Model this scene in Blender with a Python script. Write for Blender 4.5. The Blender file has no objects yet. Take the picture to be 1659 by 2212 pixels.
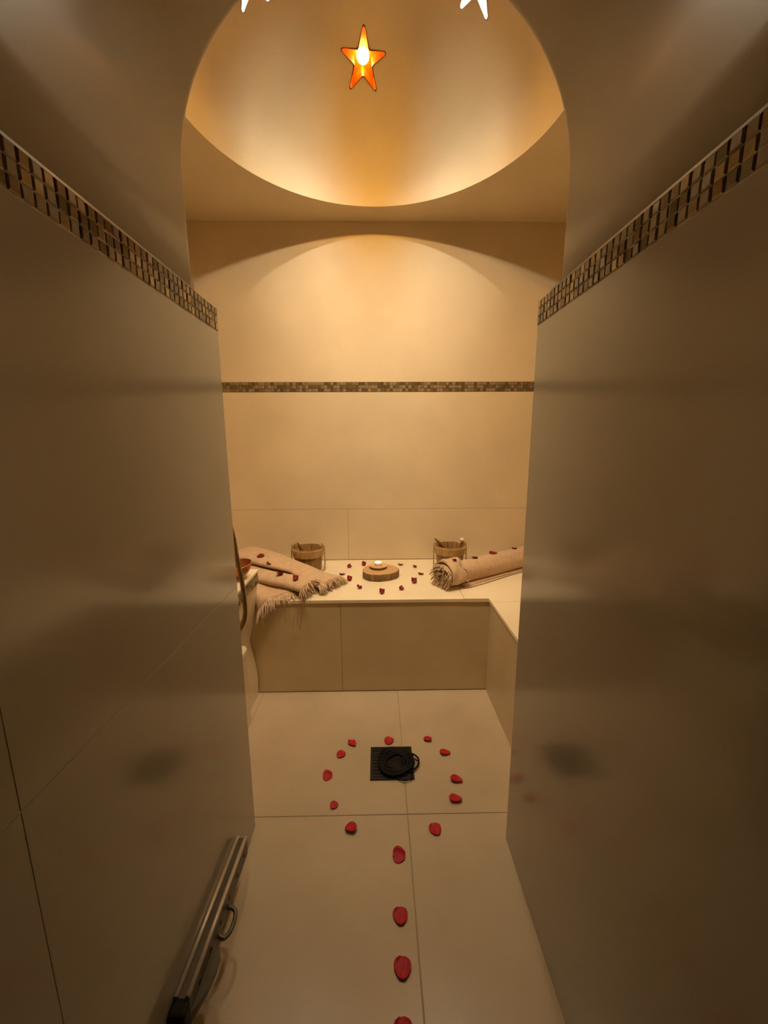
import bpy, bmesh, math, random
from mathutils import Vector, Matrix

C = bpy.context.scene.collection
SC = bpy.context.scene
R_ = math.radians

# ------------------------------------------------------------------ camera, world, exposure
cam = bpy.data.cameras.new('camera')
cam.sensor_fit = 'HORIZONTAL'; cam.sensor_width = 36.0
cam.lens = 853.65 / 1659 * 36.0
cam.clip_start = 0.02
camo = bpy.data.objects.new('camera', cam); C.objects.link(camo)
vR = Vector((0.9998531, -0.016607, -0.00424052)); vU = Vector((0.00719074, 0.18185041, 0.98329991)); vF = Vector((0.01555852, 0.98318596, -0.18194311))
m3 = Matrix((vR, vU, -vF)).transposed()
camo.matrix_world = Matrix.Translation((0, 0, 1.25)) @ m3.to_4x4()
SC.camera = camo

w = bpy.data.worlds.new('world'); SC.world = w; w.use_nodes = True
w.node_tree.nodes['Background'].inputs[0].default_value = (1.0, 0.72, 0.42, 1)
w.node_tree.nodes['Background'].inputs[1].default_value = 0.005
SC.view_settings.view_transform = 'Standard'; SC.view_settings.look = 'None'
SC.view_settings.exposure = -0.25; SC.view_settings.gamma = 1.0
SC.view_settings.use_curve_mapping = False
SC.cycles.max_bounces = 12; SC.cycles.diffuse_bounces = 8; SC.cycles.glossy_bounces = 6
SC.cycles.sample_clamp_indirect = 6.0
SC.cycles.use_denoising = True

# the six star lamps in the dome: azimuth, elevation, roll (degrees), amber glass?, emission of the bulb, tilt, recess of the bulb
LAMPS = ((-4.5, 42.8, 0, True, 85.0, 56, .055), (59, 48.5, 24, False, 1150.0, 69, .135), (138, 45, 0, False, 3300.0, 60, .112),
         (177, 44.0, 0, True, 2250.0, 58, .100), (-136, 45, 0, False, 3300.0, 60, .112), (-65, 46.5, -21, False, 1150.0, 69, .135))

# ------------------------------------------------------------------ dimensions (metres)
XL, XR = -0.410, 0.399          # tiled faces of the passage
DL, DR = 1.097, 1.041           # where the passage ends, left and right
YB, YF = 2.436, 1.799           # back wall, bench front
ZB = 0.4896                     # bench top
ZT, ZM = 1.5806, 1.5251         # mosaic band top and bottom
ZC = 2.431                      # flat ceiling
HW = 1.14                       # half width of the steam room
YA = 0.985                      # plane of the arch
AC, AR, AZ = 0.004, 0.417, 1.803  # vault centre x, radius, spring height
DCX, DCY, DRAD = -0.010, 1.589, 0.708
DFR = 0.585                     # front half axis of the dome ring
XARM = 0.5397                   # inner face of the right bench arm

# ------------------------------------------------------------------ materials
def mat(name, col, rough=0.5, var=0.08, scale=6.0, metal=0.0, bump=0.0, bscale=60.0, spec=0.5, sheen=0.0, emit=None, es=0.0):
    m = bpy.data.materials.new(name); m.use_nodes = True
    nt = m.node_tree; b = nt.nodes['Principled BSDF']
    b.inputs['Roughness'].default_value = rough; b.inputs['Metallic'].default_value = metal
    b.inputs['Specular IOR Level'].default_value = spec
    tc = nt.nodes.new('ShaderNodeTexCoord')
    if var > 0:
        nz = nt.nodes.new('ShaderNodeTexNoise'); nz.inputs['Scale'].default_value = scale; nz.inputs['Detail'].default_value = 5
        nt.links.new(tc.outputs['Object'], nz.inputs['Vector'])
        rp = nt.nodes.new('ShaderNodeValToRGB')
        rp.color_ramp.elements[0].position = 0.3; rp.color_ramp.elements[1].position = 0.7
        rp.color_ramp.elements[0].color = (*[c * (1 - var) for c in col], 1)
        rp.color_ramp.elements[1].color = (*[min(1, c * (1 + var)) for c in col], 1)
        nt.links.new(nz.outputs['Fac'], rp.inputs['Fac']); nt.links.new(rp.outputs['Color'], b.inputs['Base Color'])
    else:
        b.inputs['Base Color'].default_value = (*col, 1)
    if bump > 0:
        n2 = nt.nodes.new('ShaderNodeTexNoise'); n2.inputs['Scale'].default_value = bscale; n2.inputs['Detail'].default_value = 4
        nt.links.new(tc.outputs['Object'], n2.inputs['Vector'])
        bp = nt.nodes.new('ShaderNodeBump'); bp.inputs['Strength'].default_value = bump; bp.inputs['Distance'].default_value = 0.01
        nt.links.new(n2.outputs['Fac'], bp.inputs['Height']); nt.links.new(bp.outputs['Normal'], b.inputs['Normal'])
    if sheen > 0:
        b.inputs['Sheen Weight'].default_value = sheen
    if emit:
        b.inputs['Emission Color'].default_value = (*emit, 1); b.inputs['Emission Strength'].default_value = es
    return m

def wood(name, c1, c2, scale=9.0, rough=0.6):
    m = mat(name, c1, rough, 0.0); nt = m.node_tree; b = nt.nodes['Principled BSDF']
    tc = nt.nodes.new('ShaderNodeTexCoord'); mp = nt.nodes.new('ShaderNodeMapping')
    mp.inputs['Scale'].default_value = (6, 6, 0.7)
    nz = nt.nodes.new('ShaderNodeTexNoise'); nz.inputs['Scale'].default_value = scale; nz.inputs['Detail'].default_value = 6; nz.inputs['Distortion'].default_value = 0.6
    rp = nt.nodes.new('ShaderNodeValToRGB')
    rp.color_ramp.elements[0].position = 0.35; rp.color_ramp.elements[1].position = 0.68
    rp.color_ramp.elements[0].color = (*c1, 1); rp.color_ramp.elements[1].color = (*c2, 1)
    nt.links.new(tc.outputs['Object'], mp.inputs['Vector']); nt.links.new(mp.outputs['Vector'], nz.inputs['Vector'])
    nt.links.new(nz.outputs['Fac'], rp.inputs['Fac']); nt.links.new(rp.outputs['Color'], b.inputs['Base Color'])
    bp = nt.nodes.new('ShaderNodeBump'); bp.inputs['Strength'].default_value = 0.25; bp.inputs['Distance'].default_value = 0.004
    nt.links.new(nz.outputs['Fac'], bp.inputs['Height']); nt.links.new(bp.outputs['Normal'], b.inputs['Normal'])
    return m

M = {}
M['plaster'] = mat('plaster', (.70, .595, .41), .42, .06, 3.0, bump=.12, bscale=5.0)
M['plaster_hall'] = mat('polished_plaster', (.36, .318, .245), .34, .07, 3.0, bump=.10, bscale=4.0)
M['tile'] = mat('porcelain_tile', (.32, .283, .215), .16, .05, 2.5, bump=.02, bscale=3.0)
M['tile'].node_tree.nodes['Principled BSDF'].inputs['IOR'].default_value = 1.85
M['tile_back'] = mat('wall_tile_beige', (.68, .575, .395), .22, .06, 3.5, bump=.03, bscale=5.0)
M['floor'] = mat('floor_tile_stone', (.53, .43, .29), .27, .07, 4.0, bump=.03, bscale=14.0)
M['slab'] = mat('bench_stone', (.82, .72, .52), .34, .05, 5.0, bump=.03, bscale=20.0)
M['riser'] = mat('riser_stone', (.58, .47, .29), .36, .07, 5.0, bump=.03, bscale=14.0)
M['grout'] = mat('grout', (.44, .35, .23), .8, .05, 20.0)
M['grout_light'] = mat('grout_light', (.66, .57, .42), .7, .05, 20.0)
M['grout_mosaic'] = mat('grout_mosaic', (.17, .12, .065), .7, .1, 20.0)
M['gold'] = mat('mosaic_gold', (.28, .20, .085), .2, .2, 60.0, metal=.45, spec=.7)
M['tan'] = mat('mosaic_tan', (.25, .18, .095), .25, .2, 60.0, spec=.6)
M['umber'] = mat('mosaic_umber', (.13, .085, .035), .15, .25, 60.0, spec=.8)
M['bronze'] = mat('mosaic_bronze', (.20, .14, .065), .16, .2, 60.0, metal=.5, spec=.7)
M['sand'] = mat('mosaic_sand', (.27, .205, .12), .28, .15, 60.0)
M['cloth'] = mat('towel_cotton', (.62, .43, .265), .95, .10, 40.0, bump=.5, bscale=420.0, spec=.15, sheen=.25)
M['fringe'] = mat('towel_fringe', (.58, .42, .26), .95, .18, 60.0, spec=.1, sheen=.2)
M['petal'] = mat('rose_petal', (.48, .012, .022), .55, .22, 45.0, spec=.35)
M['petal_shaded'] = mat('rose_petal_shaded', (.20, .004, .009), .55, .22, 45.0, spec=.3)  # petal red darkened: shade of the backlit bench and towel petals put into colour
M['wood'] = wood('pail_wood', (.21, .115, .03), (.36, .215, .075))
M['wood_band'] = wood('pail_band_wood', (.34, .21, .08), (.50, .33, .15))
M['wood_dark'] = wood('scoop_wood', (.16, .075, .02), (.27, .14, .045))
M['bark'] = wood('bark', (.13, .07, .02), (.27, .16, .05), 5.0, .8)
M['rope'] = mat('rope', (.36, .25, .10), .9, .25, 120.0, bump=.4, bscale=300.0)
M['terracotta'] = mat('dish_clay', (.62, .41, .22), .6, .08, 30.0)
M['wax'] = mat('candle_wax', (.92, .86, .72), .5, .0, emit=(1, .80, .5), es=1.3)
M['tin'] = mat('candle_tin', (.75, .66, .55), .3, .05, 30.0, metal=.7)
M['flame'] = mat('flame', (1, .8, .4), .5, 0, emit=(1, .72, .35), es=14.0)
M['black'] = mat('black_rubber', (.005, .004, .0035), .6, .1, 40.0, spec=.2)
M['drain'] = mat('drain_metal', (.012, .009, .006), .45, .25, 30.0, metal=.4)
M['copper'] = mat('copper', (.42, .16, .055), .35, .15, 25.0, metal=.75)
M['chrome'] = mat('brushed_metal', (.46, .40, .31), .30, .1, 40.0, metal=.85)
M['rail'] = mat('rail_metal', (.11, .092, .066), .42, .12, 40.0, metal=.3)
M['rail_bright'] = mat('rail_bright_metal', (.66, .56, .42), .30, .08, 40.0, metal=.25)
M['hole'] = mat('dark_hole', (.012, .008, .006), .8, .0)
M['hose'] = mat('shower_hose', (.27, .18, .08), .34, .15, 80.0, metal=.6)
M['cotton'] = mat('white_cotton', (.82, .74, .60), .95, .06, 60.0, bump=.5, bscale=200.0)
M['amber_glass'] = mat('amber_glass', (.26, .062, .0004), .35, .10, 40.0)
M['white_glass'] = mat('white_glass', (.55, .52, .46), .35, .0)

# ------------------------------------------------------------------ helpers
def mesh(name, verts, faces, smooth=False):
    me = bpy.data.meshes.new(name); me.from_pydata([tuple(v) for v in verts], [], faces); me.update()
    bm = bmesh.new(); bm.from_mesh(me); bmesh.ops.recalc_face_normals(bm, faces=bm.faces); bm.to_mesh(me); bm.free()
    if smooth:
        for p in me.polygons: p.use_smooth = True
    return me

def obj(name, me, m=None, parent=None, loc=None, rot=None):
    o = bpy.data.objects.new(name, me); C.objects.link(o)
    if m is not None:
        if len(me.materials) == 0: me.materials.append(m)
    if parent is not None: o.parent = parent
    if loc is not None: o.location = loc
    if rot is not None: o.rotation_euler = rot
    return o

def bobj(name, bm, m, parent=None, loc=None, rot=None, smooth=False, angle=None):
    me = bpy.data.meshes.new(name); bmesh.ops.recalc_face_normals(bm, faces=bm.faces); bm.to_mesh(me); bm.free()
    if smooth:
        for p in me.polygons: p.use_smooth = True
        if angle: me.set_sharp_from_angle(angle=R_(angle))
    return obj(name, me, m, parent, loc, rot)

def add_box(bm, lo, hi, bevel=0.0, seg=1):
    vs = [bm.verts.new((x, y, z)) for x in (lo[0], hi[0]) for y in (lo[1], hi[1]) for z in (lo[2], hi[2])]
    f = [(0, 1, 3, 2), (4, 6, 7, 5), (0, 4, 5, 1), (2, 3, 7, 6), (0, 2, 6, 4), (1, 5, 7, 3)]
    fs = [bm.faces.new([vs[i] for i in q]) for q in f]
    if bevel > 0:
        es = {e for fc in fs for e in fc.edges}
        bmesh.ops.bevel(bm, geom=list(es), offset=bevel, segments=seg, affect='EDGES', profile=.5)

def box(name, lo, hi, m, parent=None, bevel=0.0, seg=1):
    bm = bmesh.new(); add_box(bm, lo, hi, bevel, seg)
    return bobj(name, bm, m, parent)

def tube_data(path, rad, n=8, closed=False, cap=True):
    P = [Vector(p) for p in path]; N = len(P); V = []; F = []
    rr = rad if isinstance(rad, (list, tuple)) else [rad] * N
    ref = None
    for i, p in enumerate(P):
        a = P[(i - 1) % N] if (closed or i > 0) else P[i]; b = P[(i + 1) % N] if (closed or i < N - 1) else P[i]
        t = (b - a).normalized()
        if ref is None:
            ref = Vector((0, 0, 1)) if abs(t.z) < .9 else Vector((1, 0, 0))
        s = t.cross(ref)
        if s.length < 1e-6: s = t.orthogonal()
        s.normalize(); u = s.cross(t).normalized(); ref = u
        for k in range(n):
            an = 2 * math.pi * k / n
            V.append(p + (s * math.cos(an) + u * math.sin(an)) * rr[i])
    for i in range(N if closed else N - 1):
        j = (i + 1) % N
        for k in range(n):
            F.append((i * n + k, i * n + (k + 1) % n, j * n + (k + 1) % n, j * n + k))
    if cap and not closed:
        F.append(tuple(range(n))); F.append(tuple((N - 1) * n + k for k in range(n)))
    return V, F

def tube(name, path, rad, m, parent=None, n=8, closed=False):
    V, F = tube_data(path, rad, n, closed)
    return obj(name, mesh(name, V, F, True), m, parent)

def lathe(name, prof, m, parent=None, n=36, sx=1.0, sy=1.0, loc=None, rot=None, angle=40, caps=True):
    V = []; F = []
    for (r, z) in prof:
        for k in range(n):
            a = 2 * math.pi * k / n; V.append((r * math.cos(a) * sx, r * math.sin(a) * sy, z))
    for i in range(len(prof) - 1):
        for k in range(n): F.append((i * n + k, i * n + (k + 1) % n, (i + 1) * n + (k + 1) % n, (i + 1) * n + k))
    if caps and prof[0][0] > 1e-5: F.append(tuple(range(n)))
    if caps and prof[-1][0] > 1e-5: F.append(tuple((len(prof) - 1) * n + k for k in range(n)))
    me = mesh(name, V, F, True); 
    bm = bmesh.new(); bm.from_mesh(me); bmesh.ops.remove_doubles(bm, verts=bm.verts, dist=1e-6); bm.to_mesh(me); bm.free()
    me.set_sharp_from_angle(angle=R_(angle))
    return obj(name, me, m, parent, loc, rot)

def loft(name, secs, m, parent=None, angle=None, caps=True):
    n = len(secs[0]); V = [v for s in secs for v in s]; F = []
    for i in range(len(secs) - 1):
        for k in range(n): F.append((i * n + k, i * n + (k + 1) % n, (i + 1) * n + (k + 1) % n, (i + 1) * n + k))
    if caps: F.append(tuple(range(n))); F.append(tuple((len(secs) - 1) * n + k for k in range(n)))
    me = mesh(name, V, F, True)
    if angle: me.set_sharp_from_angle(angle=R_(angle))
    return obj(name, me, m, parent)

def structure(o): o['kind'] = 'structure'; return o

def tag(o, label, cat, group=None):
    o['label'] = label; o['category'] = cat
    if group: o['group'] = group
    return o

def thing(name, label, cat, loc=(0, 0, 0), rotz=0.0, group=None):
    o = bpy.data.objects.new(name, None); C.objects.link(o); o.empty_display_size = .05
    o.location = loc; o.rotation_euler = (0, 0, rotz)
    return tag(o, label, cat, group)

def copy_tree(o, parent=None):
    c = o.copy(); C.objects.link(c)
    if parent is not None: c.parent = parent
    for ch in list(o.children): copy_tree(ch, c)
    return c

# ------------------------------------------------------------------ the setting
# floor with large tiles
fl = structure(box('floor', (-1.30, -1.7, -.10), (1.30, 2.60, -.0022), M['grout']))
def slab_tiles(parent, name, m, axis, off, thick, us, vs, gap=.0022, skip=None, bev=.0012):
    """tiles in a plane: axis 'z' (u=x,v=y), 'y' (u=x,v=z) or 'x' (u=y,v=z); the face lies at off, the body behind it"""
    for i in range(len(us) - 1):
        for j in range(len(vs) - 1):
            if skip and skip(i, j): continue
            u0, u1, v0, v1 = us[i] + gap / 2, us[i + 1] - gap / 2, vs[j] + gap / 2, vs[j + 1] - gap / 2
            a, b = sorted((off, off - thick))
            if axis == 'z': lo, hi = (u0, v0, a), (u1, v1, b)
            elif axis == 'y': lo, hi = (u0, a, v0), (u1, b, v1)
            else: lo, hi = (a, u0, v0), (b, u1, v1)
            box(name, lo, hi, m, parent, bev)
slab_tiles(fl, 'floor_tile', M['floor'], 'z', 0.0, .006, [-1.14, -.577, .093, .763, 1.14], [-1.55, -.88, -.21, .458, 1.128, 1.798], skip=lambda i, j: (i in (0, 3) and j < 3))

# passage walls: solid cores, tiles in front
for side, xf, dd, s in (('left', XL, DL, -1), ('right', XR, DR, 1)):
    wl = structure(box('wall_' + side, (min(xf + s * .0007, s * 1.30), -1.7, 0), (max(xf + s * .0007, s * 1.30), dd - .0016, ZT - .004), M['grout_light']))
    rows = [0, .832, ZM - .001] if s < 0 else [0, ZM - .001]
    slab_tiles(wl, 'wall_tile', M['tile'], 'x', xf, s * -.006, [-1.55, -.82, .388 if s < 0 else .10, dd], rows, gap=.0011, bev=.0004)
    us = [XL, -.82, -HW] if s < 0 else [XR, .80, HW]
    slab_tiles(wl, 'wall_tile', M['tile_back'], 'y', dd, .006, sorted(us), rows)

# mosaic bands
mos_m = ['gold', 'tan', 'umber', 'bronze', 'sand', 'gold', 'tan', 'umber']
mos_me = {}
for k in ('gold', 'tan', 'umber', 'bronze', 'sand'):
    bm = bmesh.new(); h = .0085
    # face towards +z, pillow edge
    lo = [bm.verts.new((x * h, y * h, 0)) for x, y in ((-1, -1), (1, -1), (1, 1), (-1, 1))]
    mi = [bm.verts.new((x * h, y * h, .0050)) for x, y in ((-1, -1), (1, -1), (1, 1), (-1, 1))]
    hi = [bm.verts.new((x * h * .78, y * h * .78, .0064)) for x, y in ((-1, -1), (1, -1), (1, 1), (-1, 1))]
    for q in range(4):
        bm.faces.new((lo[q], lo[(q + 1) % 4], mi[(q + 1) % 4], mi[q])); bm.faces.new((mi[q], mi[(q + 1) % 4], hi[(q + 1) % 4], hi[q]))
    bm.faces.new(hi); bm.faces.new(lo[::-1])
    me = bpy.data.meshes.new('mosaic_tile'); bmesh.ops.recalc_face_normals(bm, faces=bm.faces); bm.to_mesh(me); bm.free()
    me.materials.append(M[k]); mos_me[k] = me
PITCH = .0185
rng = random.Random(7)
def mosaic_mat(origin, du, n):
    """columns along du, rows up, facing n"""
    return Matrix((du, Vector((0, 0, 1)), n)).transposed().to_4x4(), Vector(origin)
def mosaics(parent, origin, du, n, cols, rows=3, weights=(3, 3, 2, 2, 2)):
    rot, o0 = mosaic_mat(origin, Vector(du), Vector(n))
    for c in range(cols):
        for r in range(rows):
            k = rng.choices(('gold', 'tan', 'umber', 'bronze', 'sand'), weights)[0]
            o = bpy.data.objects.new('mosaic_tile', mos_me[k]); C.objects.link(o); o.parent = parent
            p = o0 + Vector(du) * ((c + .5) * PITCH) + Vector((0, 0, (r + .5) * PITCH)) + Vector(n) * rng.uniform(-.0008, .0008)
            jit = Matrix.Rotation(rng.uniform(-.05, .05), 4, 'X') @ Matrix.Rotation(rng.uniform(-.05, .05), 4, 'Y')
            o.matrix_local = Matrix.Translation(p) @ rot @ jit
def mosaics_stuff(name, parent, runs):
    V = []; F = []; mi = []; keys = ('gold', 'tan', 'umber', 'bronze', 'sand')
    for origin, du, n, cols in runs:
        rot, o0 = mosaic_mat(origin, Vector(du), Vector(n))
        for c in range(cols):
            for r in range(3):
                k = rng.randrange(5); b = len(V)
                p = o0 + Vector(du) * ((c + .5) * PITCH) + Vector((0, 0, (r + .5) * PITCH))
                for v in mos_me[keys[k]].vertices: V.append(p + rot.to_3x3() @ v.co)
                for f in mos_me[keys[k]].polygons: F.append(tuple(b + i for i in f.vertices)); mi.append(k)
    me = bpy.data.meshes.new(name); me.from_pydata([tuple(v) for v in V], [], F); me.update()
    for k in keys: me.materials.append(M[k])
    me.polygons.foreach_set('material_index', mi)
    o = bpy.data.objects.new(name, me); C.objects.link(o); o.parent = parent; o['kind'] = 'stuff'
    return o
for side, xf, dd, s in (('left', XL, DL, -1), ('right', XR, DR, 1)):
    tr = structure(box('trim_' + side, (min(xf + s * .0016, xf + s * .02), -1.6, ZM), (max(xf + s * .0016, xf + s * .02), dd - .001, ZT), M['grout_mosaic']))
    nc = 64
    mosaics(tr, (xf + s * .005, dd - nc * PITCH, ZM), (0, 1, 0), (-s, 0, 0), nc)
    far_lo = min(xf, s * HW); ncf = int(abs(HW - abs(xf)) / PITCH)
    mosaics_stuff('mosaic_field', tr, [((xf + s * .005, dd - nc * PITCH - 40 * PITCH, ZM), (0, 1, 0), (-s, 0, 0), 40), ((far_lo + .001, dd - .004, ZM), (1, 0, 0), (0, 1, 0), ncf)])

# back wall: base, tiles below the band, plaster above
wb = structure(box('wall_back', (-HW - .1, YB + .0020, 0), (HW + .1, YB + .12, ZC + .1), M['grout']))
slab_tiles(wb, 'wall_tile', M['tile_back'], 'y', YB, -.006, [-HW, HW], [.818, ZM - .001], gap=.0014)
slab_tiles(wb, 'wall_tile', M['tile_back'], 'y', YB, -.006, [-HW, -.189, HW], [ZB + .001, .818], gap=.0014)
box('plaster_field', (-HW, YB, ZT + .001), (HW, YB + .02, ZC), M['plaster'], wb)
tb = structure(box('trim_back', (-HW, YB + .0006, ZM), (HW, YB + .02, ZT), M['grout_mosaic']))
mosaics(tb, (-.96, YB + .004, ZM), (1, 0, 0), (0, -1, 0), 100, weights=(3, 3, 3, 2, 3))
mosaics_stuff('mosaic_field', tb, [((-.96 - 9 * PITCH, YB + .004, ZM), (1, 0, 0), (0, -1, 0), 9), ((.89, YB + .004, ZM), (1, 0, 0), (0, -1, 0), 13)])
# side walls of the steam room
for k, s in ((1, -1), (2, 1)):
    ws = structure(box('wall_inner_' + ('left' if s < 0 else 'right'), (min(s * HW, s * 1.30), .95, 0), (max(s * HW, s * 1.30), YB + .1, ZC + .1), M['plaster']))
    y0 = DL if s < 0 else DR
    n = int((YB - y0) / PITCH) - 1
    mosaics_stuff('mosaic_field', ws, [((s * (HW - .001), y0 + .012, ZM), (0, 1, 0), (-s, 0, 0), n)])

# vault over the passage with its rounded arch edge and the wall around the arch
def arch_pts(r, n=40):
    pts = [(AC - r, ZT), (AC - r, (ZT + AZ) / 2)]
    for i in range(n + 1):
        a = math.pi - math.pi * i / n; pts.append((AC + r * math.cos(a), AZ + r * math.sin(a)))
    pts += [(AC + r, (ZT + AZ) / 2), (AC + r, ZT)]
    return pts
prof = [(AR, -1.6), (AR, -.9), (AR, -.2), (AR, .4), (AR, YA - .022)]
for i in range(1, 5):
    a = math.pi / 2 * i / 4; prof.append((AR + .018 * (1 - math.cos(a)), YA - .022 + .022 * math.sin(a)))
V = []; F = []
for r, y in prof:
    for x, z in arch_pts(r): V.append((x, y, z))
n = len(arch_pts(AR))
for i in range(len(prof) - 1):
    for k in range(n - 1): F.append((i * n + k, i * n + k + 1, (i + 1) * n + k + 1, (i + 1) * n + k))
b0 = (len(prof) - 1) * n; b1 = len(V)
for x, z in arch_pts(prof[-1][0]):                       # outer border of the arch wall
    dx, dz = x - AC, z - AZ
    if z <= AZ: V.append((math.copysign(1.2, dx), YA, z))
    else:
        t = min(1.2 / max(abs(dx), 1e-6), (ZC + .08 - AZ) / max(dz, 1e-6)); V.append((AC + dx * t, YA, AZ + dz * t))
for k in range(n - 1): F.append((b0 + k, b0 + k + 1, b1 + k + 1, b1 + k))
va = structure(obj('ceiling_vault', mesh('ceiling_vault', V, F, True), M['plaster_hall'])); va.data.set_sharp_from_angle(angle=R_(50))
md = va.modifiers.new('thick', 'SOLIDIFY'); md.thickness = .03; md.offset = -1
# sloped plaster sill above the mosaic on both sides
for side, xf, dd, s in (('left', XL, DL, -1), ('right', XR, DR, 1)):
    xv = AC + s * (AR + .001)
    xi = xv + s * .012
    hs_ = .030 if s < 0 else .022
    pr = [(xf + s * .001, ZT + .0005), (xf + s * .003, ZT + .006), (xv, ZT + hs_), (xi, ZT + hs_), (xi, ZT - .012), (xf + s * .008, ZT - .012)]
    Vp = [(x, y, z) for y in (-1.6, YA - .004) for x, z in pr]; k = len(pr)
    Fp = [(i, (i + 1) % k, k + (i + 1) % k, k + i) for i in range(k)] + [tuple(range(k)), tuple(range(k, 2 * k))]
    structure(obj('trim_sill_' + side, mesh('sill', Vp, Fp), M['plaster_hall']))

# flat ceiling with the round opening
V = []; F = []; NR = 96
ring = []
for i in range(NR):
    a = 2 * math.pi * i / NR
    ry = DRAD if math.cos(a) >= 0 else DFR
    ring.append((DCX + DRAD * math.sin(a), DCY + ry * math.cos(a)))
for x, y in ring: V.append((x, y, ZC))
for x, y in ring:
    dx, dy = x - DCX, y - DCY
    tx = (HW + .05 - math.copysign(1, dx) * DCX) / max(abs(dx), 1e-6)
    ty = ((YB + .05 - DCY) if dy > 0 else (DCY - YA + .02)) / max(abs(dy), 1e-6)
    t = min(tx, ty); V.append((DCX + dx * t, DCY + dy * t, ZC))
for i in range(NR): F.append((i, (i + 1) % NR, NR + (i + 1) % NR, NR + i))
for cx, cy in ((1, 1), (1, -1), (-1, 1), (-1, -1)):       # corners of the rectangle
    X = cx * (HW + .05); Y = YB + .05 if cy > 0 else YA - .02
    best = None
    for i in range(NR):
        a_, b_ = V[NR + i], V[NR + (i + 1) % NR]
        if (abs(a_[0] - X) < 1e-4 and abs(b_[1] - Y) < 1e-4) or (abs(b_[0] - X) < 1e-4 and abs(a_[1] - Y) < 1e-4): best = i
    if best is not None:
        V.append((X, Y, ZC)); F.append((NR + best, NR + (best + 1) % NR, len(V) - 1))
ce = structure(obj('ceiling', mesh('ceiling', V, F), M['plaster']))
# dome: a shell with six star shaped cut-outs

def star_outline(Ro, Ri, tip=.10):
    pts = []
    for k in range(5):
        a = math.pi / 2 + 2 * math.pi * k / 5
        for da in (-.085, 0.0, .085):                  # rounded tips
            rr = Ro * (1.0 if da == 0 else .955); pts.append((rr * math.cos(a + da * .75), rr * math.sin(a + da * .75)))
        b = a + math.pi / 5
        for da in (-.13, 0.0, .13):                    # rounded notches
            rr = Ri * (1.0 if da == 0 else 1.06); pts.append((rr * math.cos(b + da), rr * math.sin(b + da)))
    return pts
def star_frame(lamp):
    az, SE, roll, TILT = R_(lamp[0]), R_(lamp[1]), R_(lamp[2]), R_(lamp[5])
    d = Vector((math.sin(az), math.cos(az), 0))
    ry = DRAD if math.cos(az) >= 0 else DFR
    P = Vector((DCX + DRAD * math.cos(SE) * d.x, DCY + ry * math.cos(SE) * d.y, ZC + DRAD * math.sin(SE)))
    ax = Vector((-d.x * math.cos(TILT), -d.y * math.cos(TILT), -math.sin(TILT)))   # the way the star looks
    up = (Vector((0, 0, 1)) - ax * ax.z).normalized()
    sd = up.cross(ax).normalized()
    sd, up = sd * math.cos(roll) + up * math.sin(roll), up * math.cos(roll) - sd * math.sin(roll)
    return P, sd, up, ax
V = []; F = []; NP = 28
for j in range(NP):
    e = math.pi / 2 * j / NP
    for i in range(NR):
        a = 2 * math.pi * i / NR; ry = DRAD if math.cos(a) >= 0 else DFR
        V.append((DCX + DRAD * math.sin(a) * math.cos(e), DCY + ry * math.cos(a) * math.cos(e), ZC + DRAD * math.sin(e)))
V.append((DCX, DCY, ZC + DRAD))
for j in range(NP - 1):
    for i in range(NR): F.append((j * NR + i, j * NR + (i + 1) % NR, (j + 1) * NR + (i + 1) % NR, (j + 1) * NR + i))
for i in range(NR): F.append(((NP - 1) * NR + i, (NP - 1) * NR + (i + 1) % NR, len(V) - 1))
dome_me = mesh('ceiling_dome', V, F, True)
dome = structure(obj('ceiling_dome', dome_me, M['plaster']))
bm = bmesh.new(); bm.from_mesh(dome_me)                   # outside shell 7 cm thick
for f in bm.faces:
    cc = f.calc_center_median() - Vector((DCX, DCY, ZC))
    if f.normal.dot(cc) > 0: f.normal_flip()
bmesh.ops.solidify(bm, geom=bm.faces[:], thickness=.07)
bmesh.ops.recalc_face_normals(bm, faces=bm.faces); bm.to_mesh(dome_me); bm.free()
SRO, SRI = .102, .044
cutters = []
for lamp in LAMPS:
    P, sd, up, ax = star_frame(lamp)
    o2 = star_outline(SRO + .003, SRI + .003)
    Vc = [P + sd * x + up * y + ax * d for d in (-.35, .14) for x, y in o2]; k = len(o2)
    Fc = [(i, (i + 1) % k, k + (i + 1) % k, k + i) for i in range(k)] + [tuple(range(k)), tuple(range(k, 2 * k))]
    c = obj('cutter', mesh('cutter', Vc, Fc)); cutters.append(c)
    md = dome.modifiers.new('cut', 'BOOLEAN'); md.operation = 'DIFFERENCE'; md.solver = 'EXACT'; md.object = c
dg = bpy.context.evaluated_depsgraph_get()
new_me = bpy.data.meshes.new_from_object(dome.evaluated_get(dg))
dome.modifiers.clear(); dome.data = new_me
new_me.name = 'ceiling_dome'
for p in new_me.polygons: p.use_smooth = True
new_me.set_sharp_from_angle(angle=R_(35))
for c in cutters: bpy.data.objects.remove(c, do_unlink=True)

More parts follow.
